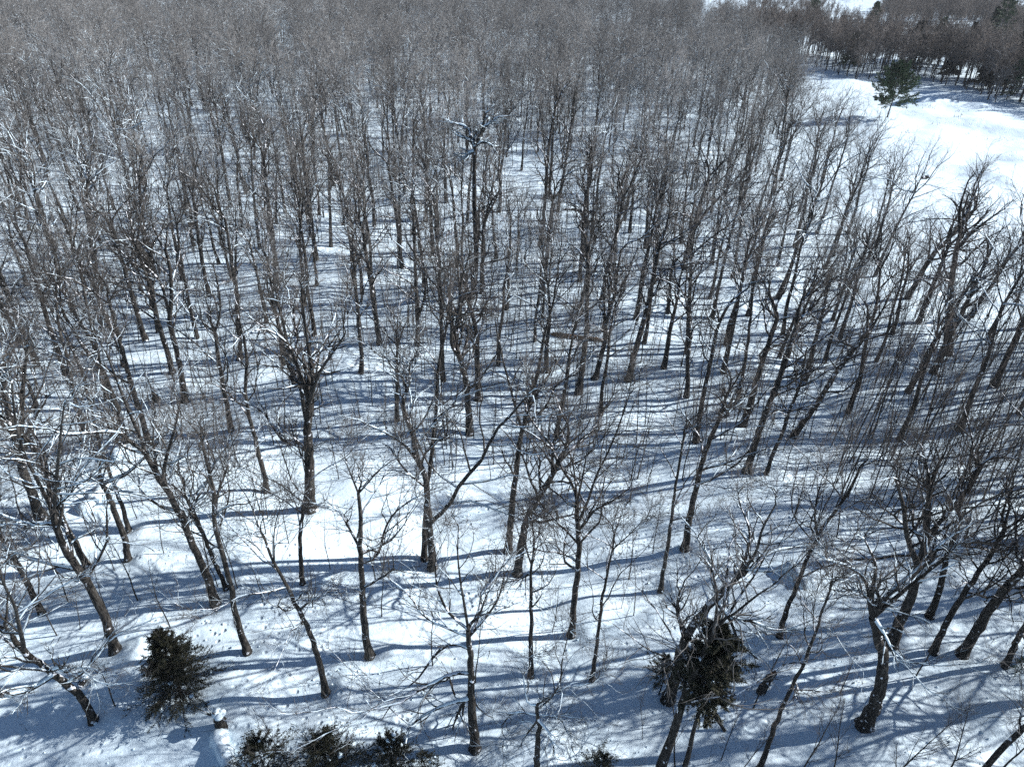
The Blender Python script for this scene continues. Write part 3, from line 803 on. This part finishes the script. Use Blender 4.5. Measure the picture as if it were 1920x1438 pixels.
# brown narrow trees of the far treeline
line_meshes = []
for i in range(4):
    k = kind_parts(kr, kr.uniform(15, 18), .55, .16, .62, 3.4, 9, 2.2, .1, .6, 4)
    prt = [(*k['trunk'][0], 0)] + [(*tubes(P, R, 4), 0) for P, R in k['limbs']] + [(*q, 1) for q in k['branches'] + k['twigs']]
    line_meshes.append(mesh('line_tree', prt, [M['bark'], M['browntwig']]))
LINE = proto_collection('line_tree', line_meshes)
rows = []
LX = [1480, 1530, 1600, 1700, 1790, 1850, 1920, 2050, 2250]; LY = [112, 128, 150, 152, 163, 184, 196, 222, 262]
for i in range(6000):
    if len(rows) >= 620: break
    px = sr.uniform(1330, 2200); back = sr.random() ** .9
    py0 = np.interp(px, LX, LY) if px > 1480 else 112
    g = G(px, py0); v = g[:2] / np.linalg.norm(g[:2])
    dd = back * 62
    x, y = g[0] + v[0] * dd, g[1] + v[1] * dd
    if not ok(x, y, 2.9): continue
    put(x, y)
    rows.append((x, y, float(height(x, y)), sr.integers(4), sr.uniform(0, 6.28), sr.normal(0, .04), sr.normal(0, .04), sr.uniform(.68, 1.28)))
# first row of the treeline stands as single trees
rows.sort(key=lambda q: math.hypot(q[0], q[1]))
vis = [q for q in rows if project(np.array(q[:3]))[0] < 1930][:14]
for q in vis:
    rows.remove(q)
    root = ob('bare_tree', None, label='slim brown bare tree in the front row of the treeline across the white field', category='tree', group='front row of the far treeline')
    root.location = q[:3]; root.rotation_euler = (q[5], q[6], q[4]); root.scale = (q[7],) * 3
    ob('trunk_and_crown', line_meshes[int(q[3])], root)
scatter('far_treeline', rows, LINE, label='dense brown belt of bare trees across the white field', category='woodland')

# faraway woods on the rising ground
rows = []
POLY = [(1630, 62), (1660, 18), (1740, 2), (1800, 10), (1870, 30), (1925, 62), (2150, 110), (2150, 160), (1925, 112), (1800, 60)]
def inside_poly(x, y, poly):
    c = False; j = len(poly) - 1
    for i in range(len(poly)):
        xi, yi = poly[i]; xj, yj = poly[j]
        if (yi > y) != (yj > y) and x < (xj - xi) * (y - yi) / (yj - yi) + xi: c = not c
        j = i
    return c
for i in range(30000):
    if len(rows) >= 900: break
    px = sr.uniform(1600, 2150); py = sr.uniform(0, 170)
    if not inside_poly(px, py, POLY): continue
    if sr.random() < .35 and math.sin(px * .05) * math.cos(py * .2) > .3: continue
    g = G(px, py)
    rows.append((g[0], g[1], g[2], sr.integers(4), sr.uniform(0, 6.28), 0, 0, sr.uniform(.7, 1.1)))
for x0, y0, x1, y1, n in [(1330, -8, 1620, 2, 120), (1500, 30, 1640, 60, 40), (1790, 0, 2000, 30, 60), (1850, -5, 2100, 40, 60), (1400, 22, 1560, 28, 60)]:
    for i in range(n):
        t = sr.random(); g = G(x0 + (x1 - x0) * t, y0 + (y1 - y0) * t + sr.normal(0, 1.2))
        rows.append((g[0], g[1], g[2], sr.integers(4), sr.uniform(0, 6.28), 0, 0, sr.uniform(.45, .8)))
scatter('hillside_wood', rows, LINE, label='hazy blue grey wood on the snowy hillside at the top right corner', category='woodland')

# ------------------------------------------------------------------ saplings
def sapling_mesh(r, H, rad, n, spread, tw=1.0):
    S = 9
    P = trace(np.array([[0, 0, -.15]]), np.array([[r.normal(0, .03), r.normal(0, .03), 1]]), np.array([H]), S, .045, .035, r)
    R = (rad * (1 - .8 * np.linspace(0, 1, S + 1)))[None]
    P2, R2, L2 = children(P, R, np.array([1.0]), n, .3, 1, 42, 0, 3, .14, .12, .5, r, .007 * tw, .4, 1.0)
    L = spread * r.uniform(.5, 1.2, n)
    P2 = trace(P2[:, 0], P2[:, 1] - P2[:, 0], L, 3, .12, .12, r)
    P3, R3, L3 = children(P2, R2, L, 3, .2, 1, 36, .5, 1, .1, .1, .7, r, .005 * tw, .4, .25)
    return mesh('sapling', [(*tubes(P, R, 5), 0), (*tubes(P2, R2, 3), 0), (*spikes(P3, R3), 0)], [M['pole']])
SAP = [sapling_mesh(kr, kr.uniform(6, 10), kr.uniform(.04, .06), int(kr.integers(9, 20)), kr.uniform(.8, 1.7)) for _ in range(7)]
sap = []
for i in range(60000):
    y = 24 + 230 * sr.random() ** .7
    x = sr.uniform(-1, 1) * (8 + y * .8)
    px, py, dz = project(np.array([x, y, 0.0]))
    if not (-60 < px < 2000 and py < 1430): continue
    dens = .5 + .5 * math.sin(x * .11 + 1.3) * math.cos(y * .07 + .4)
    if py > 1000: dens *= .2
    elif py > 860: dens *= .5
    if px > 1450 and 500 < py < 1000: dens *= 1.3
    if px < 1240 and px > 640 and 500 < py < 900: dens = max(dens, .7)
    if sr.random() > dens: continue
    if not in_wood(x, y): continue
    sap.append((x, y, px, py, dz))
    if len(sap) >= 4800: break
sap.sort(key=lambda q: q[4])
srest = []
for i, (x, y, px, py, dz) in enumerate(sap):
    z = float(height(x, y)); k = int(sr.integers(7)); s = sr.uniform(.6, 1.15)
    tl = (sr.normal(0, .03), sr.normal(0, .03)); rz = sr.uniform(0, 6.28)
    if i < 270:
        o = bpy.data.objects.new('sapling', SAP[k]); col.objects.link(o)
        o.location = (x, y, z); o.rotation_euler = (*tl, rz); o.scale = (s, s, s)
        o['category'] = 'sapling'
        if py > 1000: g = 'saplings on the open foreground snow'; lb = 'thin bare sapling standing alone on the open foreground snow'
        elif px < 640: g = 'saplings in the left of the wood'; lb = 'thin straight sapling pole under the trees in the left third'
        elif px < 1280: g = 'saplings in the centre of the wood'; lb = 'thin straight sapling pole under the trees in the centre third'
        else: g = 'saplings in the right of the wood'; lb = 'thin straight sapling pole under the trees in the right third'
        o['label'] = lb; o['group'] = g
    else:
        srest.append((x, y, z, k, rz, tl[0], tl[1], s))
SAPC = proto_collection('sapling_pole', SAP)
scatter('sapling_thicket', srest, SAPC, label='countless thin sapling poles standing deeper in the wood', category='undergrowth')

# ------------------------------------------------------------------ young whippy trees at the right
def young_parts(r, H, rad, n, spread, tw):
    S = 10
    P = trace(np.array([[0, 0, -.2]]), np.array([[r.normal(0, .04), r.normal(0, .04), 1]]), np.array([H]), S, .04, .03, r)
    R = (rad * (1 - .82 * np.linspace(0, 1, S + 1)))[None]
    q, R2, _ = children(P, R, np.array([1.0]), n, .25, 1, 34, 0, 5, .1, .1, .5, r, .012 * tw, .3, 1.0)
    L = spread * r.uniform(.6, 1.2, n)
    P2 = trace(q[:, 0], q[:, 1] - q[:, 0], L, 5, .09, .09, r)
    P3, R3, L3 = children(P2, R2, L, 6, .1, 1, 30, .5, 3, .1, .08, .6, r, .008 * tw, .5, .4)
    P4, R4, L4 = children(P3, R3, L3, 4, .2, 1, 28, .6, 1, .1, .06, .7, r, .006 * tw, .4, .3)
    return ([tubes(P, R, 6)], [tubes(P2, R2, 4)], [tubes(P3, R3, 3), spikes(P4, R4)])
YK = []
for i in range(5):
    a, b, c = young_parts(kr, kr.uniform(10, 14), kr.uniform(.06, .1), int(kr.integers(10, 16)), kr.uniform(2.2, 3.2), 1.1)
    YK.append({'trunk': mesh('trunk', a, [M['pole']]), 'branches': mesh('branches', b, [M['pole']]), 'twigs': mesh('twigs', c, [M['browntwig']])})
def young(px, py, s, label, group=None, tilt=(0, 0), x=None, y=None, tall=1.0):
    g = G(px, py) if x is None else np.array([x, y, float(height(x, y))])
    root = ob('young_tree', None, label=label, category='young tree')
    if group: root['group'] = group
    root.location = g; root.rotation_euler = (tilt[0], tilt[1], sr.uniform(0, 6.28)); root.scale = (s * (1 if tall == 1 else .8), s * (1 if tall == 1 else .8), s * tall)
    for nm, me in YK[int(sr.integers(5))].items():
        c = ob(nm, me, root)
        if nm in ('twigs', 'branches'): c['kind'] = 'stuff'
WH = [[('whippy young tree in the %s tangle, %s the right edge' % (a, b), 'whippy young trees, %s, %s' % (a, b)) for a in ('upper', 'lower')] for b in ('well left of', 'left of', 'close to')]
for i in range(80):
    px = sr.uniform(1560, 2080); py = sr.uniform(640, 1010) + max(0, px - 1800) * .2
    young(px, py, sr.uniform(.75, 1.15), *WH[min(2, int((px - 1560) // 130))][int(py > 800)], (sr.normal(0, .05), sr.normal(0, .05)), tall=sr.uniform(1.1, 1.5))
for px, py, s, lb in [
    (1266, 1440, .62, 'thin young tree rising in front of the ragged evergreen'),
    (1322, 1470, .26, 'bushy twiggy young tree at the bottom edge under the ragged evergreen'),
    (1352, 1425, .5, 'spindly young tree beside the leaning broken stick'),
    (1388, 1448, .5, 'spindly young tree between the broken stick and the mottled leaning tree'),
    (1490, 1470, .6, 'many stemmed young tree at the bottom edge right of the mottled leaning tree'),
    (1560, 1455, .5, 'whippy young tree at the bottom edge left of the massive stocky trunk'),
    (1655, 1490, .6, 'whippy young tree at the bottom edge below the massive stocky trunk'),
    (1770, 1460, .6, 'whippy young tree at the bottom edge near the right corner'),
    (1880, 1440, .65, 'whippy young tree in the bottom right corner'),
    (545, 1445, .42, 'dark thin young tree between the two bottom evergreens left of centre'),
    (1205, 1385, .3, 'small twiggy young tree alone on bright snow right of the low drooping tree'),
    (1280, 900, .8, 'young tree with a pale foot beside the long double trunk'),
    (150, 1180, .35, 'small bare young tree behind the corner tree at the left'),
    (700, 1060, .35, 'small bare young tree beside the contorted knotty tree'),
    (1165, 1140, .35, 'small bare young tree right of the tall sweeping tree'),
    (480, 1440, .3, 'small bare young tree by the snow covered log')]:
    young(px, py, s, lb, None, (sr.normal(0, .05), sr.normal(0, .05)))

# ------------------------------------------------------------------ evergreens
def needles(P, n_per, length, width, r, droop=.0):
    """small leaf-shaped quads set along polylines"""
    N, S1, _ = P.shape
    i = np.repeat(np.arange(N), n_per); t = r.uniform(0.05, 1, len(i)) * (S1 - 1.001)
    a = t.astype(int); f = (t - a)[:, None]
    p = P[i, a] * (1 - f) + P[i, a + 1] * f
    T = P[i, a + 1] - P[i, a]; T /= np.linalg.norm(T, axis=1, keepdims=True) + 1e-9
    q = r.normal(0, 1, p.shape); q[:, 2] *= .6
    d = T * .7 + q * .55; d[:, 2] -= droop; d /= np.linalg.norm(d, axis=1, keepdims=True)
    s = np.cross(d, r.normal(0, 1, p.shape)); s /= np.linalg.norm(s, axis=1, keepdims=True) + 1e-9
    L = length * r.uniform(.6, 1.3, (len(i), 1)); w_ = width * r.uniform(.7, 1.2, (len(i), 1))
    v = np.stack([p, p + d * L * .5 + s * w_, p + d * L, p + d * L * .5 - s * w_], 1).reshape(-1, 3)
    return v, np.arange(len(v)).reshape(-1, 4)

def evergreen(name, pos, H, Rad, z0, label, mt='needle', n_br=60, n_sub=9, n_need=14, nl=.11, nw=.015, droop=.1, ragged=.25, snow=12, tilt=(0, 0), power=.8, upturn=0.0, seed=1, trunk_r=None):
    r = np.random.default_rng(seed)
    root = ob(name, None, label=label, category='evergreen')
    root.location = pos; root.rotation_euler = (tilt[0], tilt[1], r.uniform(0, 6.28))
    n = 12; z = np.linspace(-.2, H, n)
    TP = np.stack([.04 * np.sin(z * 1.3), .04 * np.cos(z * 1.1) - .04, z], 1)
    tr = trunk_r or H * .016
    TR = tr * (1 - .92 * np.linspace(0, 1, n))
    ob('trunk', mesh('trunk', [rough_tube(TP, TR, 7, r)], [M['bark']]), root)
    t = (np.arange(n_br) + r.uniform(0, 1, n_br)) / n_br
    zb = z0 + (H * .985 - z0) * t
    az = np.arange(n_br) * 2.4 + r.normal(0, .35, n_br)
    L = Rad * (1 - t) ** power * (1 + ragged * r.normal(0, 1, n_br)) + .12 * Rad
    L = np.maximum(L, .1)
    el = .15 + t * .6 + upturn
    d = np.stack([np.cos(az) * np.cos(el), np.sin(az) * np.cos(el), np.sin(el)], 1)
    p = np.stack([np.interp(zb, z, TP[:, 0]), np.interp(zb, z, TP[:, 1]), zb], 1)
    P1 = trace(p, d, L, 6, .06, -droop, r)
    R1 = (tr * .28 * (L / Rad).clip(.25, 1))[:, None] * (1 - .85 * np.linspace(0, 1, 7))[None]
    P2, R2, L2 = children(P1, R1, L, n_sub, .12, 1, 48, .42, 3, .1, -droop * .5, .6, r, .005, .4, .12)
    P2[:, :, 2] -= 0.0
    ob('branches', mesh('branches', [tubes(P1, R1, 4), tubes(P2, R2 * .8, 3)], [M['darktwig'] if H < 13 else M['bark']]), root, kind='stuff')
    nd = [needles(P2, n_need, nl, nw, r, droop), needles(P1[:, 2:], n_need, nl, nw, r, droop)]
    ob('foliage', mesh('foliage', nd, [M[mt]], False), root, kind='stuff')
    if snow:
        vs = []
        for i in range(snow):
            j = r.integers(n_br); c = P1[j, r.integers(2, 6)] + np.array([0, 0, .05])
            rr = r.uniform(.05, .13) * min(1, H / 4)
            q = np.stack([c + np.array([math.cos(a_) * rr * .3, math.sin(a_) * rr * .3, h_]) for a_, h_ in zip(r.uniform(0, 6.28, 6), np.linspace(-rr, rr, 6))])
            vs.append(tubes(q[None], (rr * np.sin(np.linspace(.25, 2.9, 6)) * 1.2)[None], 6))
        ob('snow_cover', mesh('snow_cover', vs, [M['snow']]), root, kind='stuff')
    return root

evergreen('evergreen_tree', G(340, 1304), 5.5, 1.95, .2, 'dark bushy evergreen standing alone on the snow at the lower left', n_br=150, n_sub=13, n_need=24, snow=16, seed=3, power=.8, nl=.14, nw=.016)
evergreen('evergreen_tree', G(500, 1455), 3.2, 1.9, .15, 'small open evergreen at the bottom edge nearest the snow covered log', n_br=60, n_sub=10, n_need=22, snow=6, seed=4, nl=.12)
evergreen('evergreen_tree', G(622, 1470), 4.0, 2.4, .15, 'wide olive brown evergreen at the bottom edge, middle of the bottom three', n_br=100, n_sub=11, n_need=22, snow=2, seed=5, nl=.12)
evergreen('evergreen_tree', G(738, 1466), 4.0, 1.7, .15, 'dark pointed evergreen at the bottom edge with clumps of snow', n_br=70, n_sub=10, n_need=22, snow=26, seed=6)
evergreen('evergreen_tree', G(800, 1462), 2.2, 1.2, .1, 'little snow clotted evergreen at the right foot of the dark pointed one', n_br=34, n_sub=7, n_need=12, snow=14, seed=7)
evergreen('evergreen_tree', G(1122, 1470), 2.4, 1.6, .1, 'low evergreen peeking over the bottom edge right of the low drooping tree', n_br=50, n_sub=9, n_need=14, snow=0, seed=8)
evergreen('evergreen_tree', G(1284, 1436), 11.2, 1.4, 6.2, 'ragged dark evergreen around the foot of the thick leaning tree', n_br=90, n_sub=12, n_need=38, snow=8, seed=9, ragged=.45, power=.45, droop=.14, nl=.17, nw=.024, trunk_r=.15)
evergreen('evergreen_tree', G(1236, 1300), 3.4, 1.1, 1.2, 'dark tuft of evergreen left of the foot of the thick leaning tree', n_br=30, n_sub=8, n_need=14, snow=2, seed=10, ragged=.5, nl=.15, nw=.02)
evergreen('evergreen_tree', G(1905, 1260), 1.2, .6, .1, 'tiny green evergreen seedling near the right edge', mt='pine', n_br=16, n_sub=6, n_need=8, snow=0, seed=30)
evergreen('pine_tree', G(1663, 222), 11.8, 5.4, 2.4, 'lone green pine standing on the white field', mt='pine', n_br=42, n_sub=13, n_need=26, nl=.55, nw=.09, snow=0, seed=12, power=.42, droop=-.03, ragged=.18)
for (px, py, H, R_, lb, sd_, mt) in [
    (1858, 108, 26, 5.5, 'tall green conifer rising above the treeline near the top right corner', 13, 'pine'),
    (1842, 104, 19, 3.6, 'darker pointed conifer leaning against the tall one at the top right', 14, 'needle'),
    (1516, 66, 17, 5.0, 'broad green pine breaking the skyline of the brown treeline', 15, 'pine'),
    (1627, 78, 17, 3.2, 'narrow dark conifer on the skyline above the lone field pine', 16, 'pine'),
    (1565, 108, 15, 3.0, 'dark conifer half hidden in the brown treeline left of the field pine', 17, 'needle'),
    (1745, 120, 16, 4.0, 'green conifer in the middle of the brown treeline', 18, 'pine'),
    (1802, 128, 16, 3.2, 'dark spire shaped conifer in the treeline left of the tall green one', 19, 'needle'),
    (1840, 168, 8, 3.4, 'low dark green conifer at the foot of the treeline', 20, 'needle'),
    (1880, 172, 17, 3.2, 'dark brown conifer near the right end of the treeline', 21, 'needle'),
    (1912, 190, 24, 5.0, 'tall green conifer cut by the right edge beside the field', 22, 'pine'),
    (1935, 150, 20, 5.0, 'conifer at the right edge behind the tall green one', 23, 'pine'),
    (1480, 92, 13, 2.6, 'dark conifer at the left end of the brown treeline', 31, 'needle'),
    (1590, 132, 12, 2.8, 'green conifer low in the treeline just left of the lone pine', 32, 'pine'),
    (1700, 140, 17, 3.0, 'dark narrow conifer in the treeline above and right of the lone pine', 33, 'needle'),
    (1775, 150, 9, 2.6, 'short conifer in the treeline front above the drifts', 34, 'needle')]:
    evergreen('conifer_tree', G(px, py), H, R_, 2.0, lb, mt=mt, n_br=50, n_sub=7, n_need=10, nl=.9, nw=.18, snow=0, seed=sd_, power=.8, ragged=.2)

# ------------------------------------------------------------------ haze
HAZE = 0.0001
if HAZE:
    v_ = np.array([[x, y, z] for x in (-5400., 5400.) for y in (-5400., 5400.) for z in (-12., 110.)])
    f_ = np.array([[0, 1, 3, 2], [4, 6, 7, 5], [0, 4, 5, 1], [2, 3, 7, 6], [0, 2, 6, 4], [1, 5, 7, 3]])
    hm = bpy.data.materials.new('thin_haze'); hm.use_nodes = True
    hn = hm.node_tree.nodes; hn.clear()
    pv = hn.new('ShaderNodeVolumePrincipled'); mo = hn.new('ShaderNodeOutputMaterial')
    pv.inputs['Color'].default_value = (0.86, 0.92, 1.0, 1); pv.inputs['Density'].default_value = HAZE
    hm.node_tree.links.new(pv.outputs[0], mo.inputs['Volume'])
    ob('haze', mesh('haze', [(v_, f_)], [hm], False), None, kind='stuff', label='thin pale haze in the air over the wood', category='haze')
    scene.cycles.volume_bounces = 0

# ------------------------------------------------------------------ stumps, logs and snags
def jagged(name, p0, p1, r0, r1, label, category, snow_top=True, mt='bark', seed=1, stubs=0):
    r = np.random.default_rng(seed)
    root = ob(name, None, label=label, category=category)
    root.location = p0
    n = 9
    P = np.linspace(0, 1, n)[:, None] * (np.asarray(p1) - p0)[None]
    P[1:-1] += r.normal(0, r0 * .08, (n - 2, 3))
    R = np.linspace(r0, r1, n)
    k = 11
    v, f = rough_tube(P, R, k, r, .13)
    v = v.reshape(n, k, 3)
    ax = (np.asarray(p1) - p0); ax = ax / np.linalg.norm(ax)
    v[-1] += ax * (r.uniform(-.1, 1.6, (k, 1)) * r1)
    v = v.reshape(-1, 3)
    # close the broken end with an inner ring sunk into the wood
    inner = v[-k:] * .3 + P[-1] * .7 - ax * r1 * .2
    v2 = np.concatenate([v, inner]); b = len(v)
    f2 = np.array([[b - k + i, b - k + (i + 1) % k, b + (i + 1) % k, b + i] for i in range(k)])
    ob('trunk', mesh('trunk', [(v2, f, 0), (v2[:0].reshape(0, 3), np.zeros((0, 4), int), 0)], [M[mt]]), root)
    ob('broken_end', mesh('broken_end', [(v2, f2)], [M['wood']]), root)
    if stubs:
        ps = P[r.integers(2, n - 1, stubs)]
        dd = r.normal(0, 1, (stubs, 3)); dd[:, 2] = abs(dd[:, 2])
        q = trace(ps, dd, np.full(stubs, r0 * 3.5), 3, .2, .1, r)
        ob('branch_stub', mesh('branch_stub', [tubes(q, np.full((stubs, 4), r0 * .18) * np.linspace(1, .3, 4), 5)], [M['bark']]), root)
    if snow_top:
        c = P[-1] if abs(ax[2]) > .6 else P[n // 2]
        s = []
        for j in range(5):
            cc = (P[-1] if abs(ax[2]) > .6 else P[2 + j]) + r.normal(0, r0 * .35, 3) * np.array([1, 1, .2])
            cc[2] += R[3] * (.5 if abs(ax[2]) > .6 else .75)
            hh = np.linspace(-1, 1, 6)
            q = cc[None] + np.stack([hh * 0, hh * 0, hh * r0 * .55], 1)
            s.append(tubes(q[None], (r0 * .75 * np.sqrt(np.clip(1 - hh * hh, .01, 1)))[None], 9))
        ob('snow_cover', mesh('snow_cover', s, [M['snow']]), root, kind='stuff')
    return root
g = G(416, 1366)
jagged('broken_stump', g, g + np.array([-.05, .1, 1.15]), .33, .3, 'dark broken stump capped with snow near the bottom left evergreens', 'stump', True, seed=2, stubs=4)
g = G(1425, 1298)
jagged('broken_snag', g, W(1450, 1262, g[1] + .2), .28, .2, 'short broken brown snag standing alone right of the ragged evergreen', 'snag', False, 'bark', 5, 3)
g = G(1359, 1370)
jagged('leaning_stick', g, W(1336, 1338, g[1] + .4), .1, .07, 'pale leaning broken pole on bright snow beneath the ragged evergreen', 'broken pole', False, 'pole', 6)
g = G(295, 752)
jagged('broken_stub', g, W(283, 722, g[1]), .42, .05, 'pointed dark broken stub on open snow in the left mid wood', 'stump', False, 'bark', 7)
g = G(382, 749)
jagged('small_stub', g, W(381, 738, g[1]), .1, .08, 'tiny upright stub right of the pointed dark stub', 'stump', False, 'bark', 8)
g = G(152, 1284)
jagged('snowy_stub', g, g + np.array([.3, .2, .5]), .22, .14, 'low snow covered stub right of the bottom left corner tree', 'stump', True, 'bark', 9, 5)
def log(name, a, b, rad, label, mt='bark', cover=.9, seed=1, lift=.0):
    r = np.random.default_rng(seed)
    A = G(*a); B = G(*b); n = 14
    root = ob(name, None, label=label, category='fallen trunk'); root.location = A
    t = np.linspace(0, 1, n)[:, None]
    P = t * (B - A)[None]
    P[:, 2] = height(P[:, 0] + A[0], P[:, 1] + A[1]) - A[2] + rad * (.15 if cover else .5) + lift * t[:, 0]
    R = rad * np.linspace(1, .7, n)
    R = R * np.sqrt(np.clip(1 - np.abs(np.linspace(-1, 1, n)) ** 6, .003, 1))
    ob('trunk', mesh('trunk', [rough_tube(P, R, 9, r)], [M[mt]]), root)
    if cover:
        C = P.copy(); C[:, 2] += rad * .12 + r.normal(0, rad * .1, n); R = R * (1 + .22 * np.sin(np.arange(n) * 1.7 + seed) * r.uniform(.4, 1, n))
        ob('snow_cover', mesh('snow_cover', [rough_tube(C, R * 1.22 * cover, 10, r, .12)], [M['snow']]), root, kind='stuff')
log('fallen_log', (404, 1366), (444, 1462), .36, 'fallen trunk buried under smooth snow at the bottom left of centre', cover=1.15, seed=3)
log('fallen_log', (150, 968), (205, 905), .42, 'fallen trunk under snow behind the stout leaning tree', cover=1.1, seed=4)
log('fallen_log', (215, 862), (262, 812), .4, 'snow covered fallen trunk crossing the snow left of the snow plastered tree', cover=1.1, seed=5)
log('fallen_log', (1030, 628), (1140, 642), .3, 'bare brown fallen trunk lying level in the middle of the wood', cover=0, seed=6, mt='wood')
log('fallen_log', (1055, 395), (1120, 399), .3, 'dark fallen trunk lying level between two tall trunks in the upper centre', cover=0, seed=7)
log('fallen_log', (1470, 1060), (1512, 1105), .4, 'snow buried fallen trunk behind the slim dark trunk at lower right', cover=1.15, seed=8)
g = G(1729, 336)
jagged('field_stone', g, g + np.array([.9, .2, .35]), .42, .35, 'small dark boulder on the snow near the wood edge by the white field', 'boulder', False, 'bark', 14)

# dry weeds poking through the field snow
wr = np.random.default_rng(8)
wp = []
for px, py, k_ in [(1788,178,16),(1802,175,12),(1738,199,12),(1775,190,8),(1795,222,10),(1730,186,7),(1810,200,10),(1760,232,5),(1880,262,8),(1700,250,6),(1590,170,8),(1640,262,9)]:
    for _ in range(k_):
        g = G(px + wr.normal(0, 9), py + wr.normal(0, 1.6)); wp.append(g)
wp = np.array(wp); n = len(wp)
Wt = trace(wp, np.stack([wr.normal(0, .35, n), wr.normal(0, .35, n), np.ones(n)], 1), wr.uniform(.3, .9, n), 3, .2, 0, wr)
ob('dry_weeds', mesh('dry_weeds', [tubes(Wt, np.full((n, 4), .05) * np.array([1.2, 1, .7, .2]), 4)], [M['wood']]), None, kind='stuff', label='dry brown weed stalks poking through the white field', category='weeds')

# litter and crumbs on the near snow
lr = np.random.default_rng(91)
n = 420
xy = np.stack([lr.uniform(-42, 45, n), 21 + 42 * lr.random(n) ** 1.3], 1)
zz = height(xy[:, 0], xy[:, 1])
P0 = np.stack([xy[:, 0], xy[:, 1], zz + .02], 1)
a_ = lr.uniform(0, 6.28, n)
Pt = trace(P0, np.stack([np.cos(a_), np.sin(a_), lr.uniform(-.02, .25, n)], 1), lr.uniform(.25, 1.5, n), 4, .18, -.04, lr)
Pt[:, :, 2] = np.maximum(Pt[:, :, 2], height(Pt[:, :, 0], Pt[:, :, 1]) + .01)
ob('twig_litter', mesh('twig_litter', [tubes(Pt, lr.uniform(.006, .018, (n, 1)) * np.linspace(1, .4, 5)[None], 4)], [M['pole']]), None, kind='stuff', label='broken twigs and bark scraps lying on the near snow', category='litter')
n = 2600
xy = np.stack([lr.uniform(-36, 38, n), 20 + 34 * lr.random(n) ** 1.2], 1)
keep = np.sin(xy[:, 0] * .35 + 1) * np.cos(xy[:, 1] * .4) + lr.normal(0, .5, n) > 0
xy = xy[keep]; n = len(xy)
rr = lr.uniform(.02, .085, n)
c = np.stack([xy[:, 0], xy[:, 1], height(xy[:, 0], xy[:, 1])], 1)
hh = np.linspace(-1, 1, 4)
Pc = c[:, None] + np.stack([lr.normal(0, .35, (n, 4)), lr.normal(0, .35, (n, 4)), np.tile(hh, (n, 1))], -1) * rr[:, None, None]
ob('snow_crumbs', mesh('snow_crumbs', [tubes(Pc, rr[:, None] * np.array([.3, 1.1, .9, .15])[None] * lr.uniform(.7, 1.3, (n, 4)), 5)], [M['snow']]), None, kind='stuff', label='crumbs and clumps of snow fallen from the branches onto the near snow', category='snow clumps')

# the snow laden broken snag in the upper centre
r = np.random.default_rng(41)
tr = [(885, 560), (893, 480), (890, 400), (889, 340), (891, 274)]
b = G(*tr[0]); yd = b[1]
pts = np.array([b - [0, 0, .2]] + [W(*q, yd) for q in tr[1:]])
tp = resample(pts, 18); tR = np.linspace(.34, .2, 18)
lim = []
for L, dep in [([(891,274),(878,262),(862,256),(854,252)],.2), ([(889,276),(900,268),(912,268),(925,275)],-.2), ([(885,264),(875,240),(862,234),(845,230)],.3),
          ([(893,272),(910,240),(930,222),(955,218)],.1), ([(905,245),(908,225),(912,212),(918,208)],0), ([(889,285),(880,288),(872,296)],.1), ([(891,274),(900,255),(905,240),(920,232)],-.3)]:
    q = [W(*L[0], yd)]; acc = 0
    for i in range(1, len(L)):
        acc += np.linalg.norm(W(*L[i], yd) - W(*L[i-1], yd)); q.append(W(*L[i], yd + dep * acc))
    lim.append((np.array(q), .2))
pr = build_tree(r, tp, tR, lim, 15.0, .35, .72, 0, .5, 2, 8, 1.0, 1, origin=b)
tree_objects('broken_snag_tree', b, pr, 'broken dead tree in the upper centre with thick snow on its crooked bare arms')
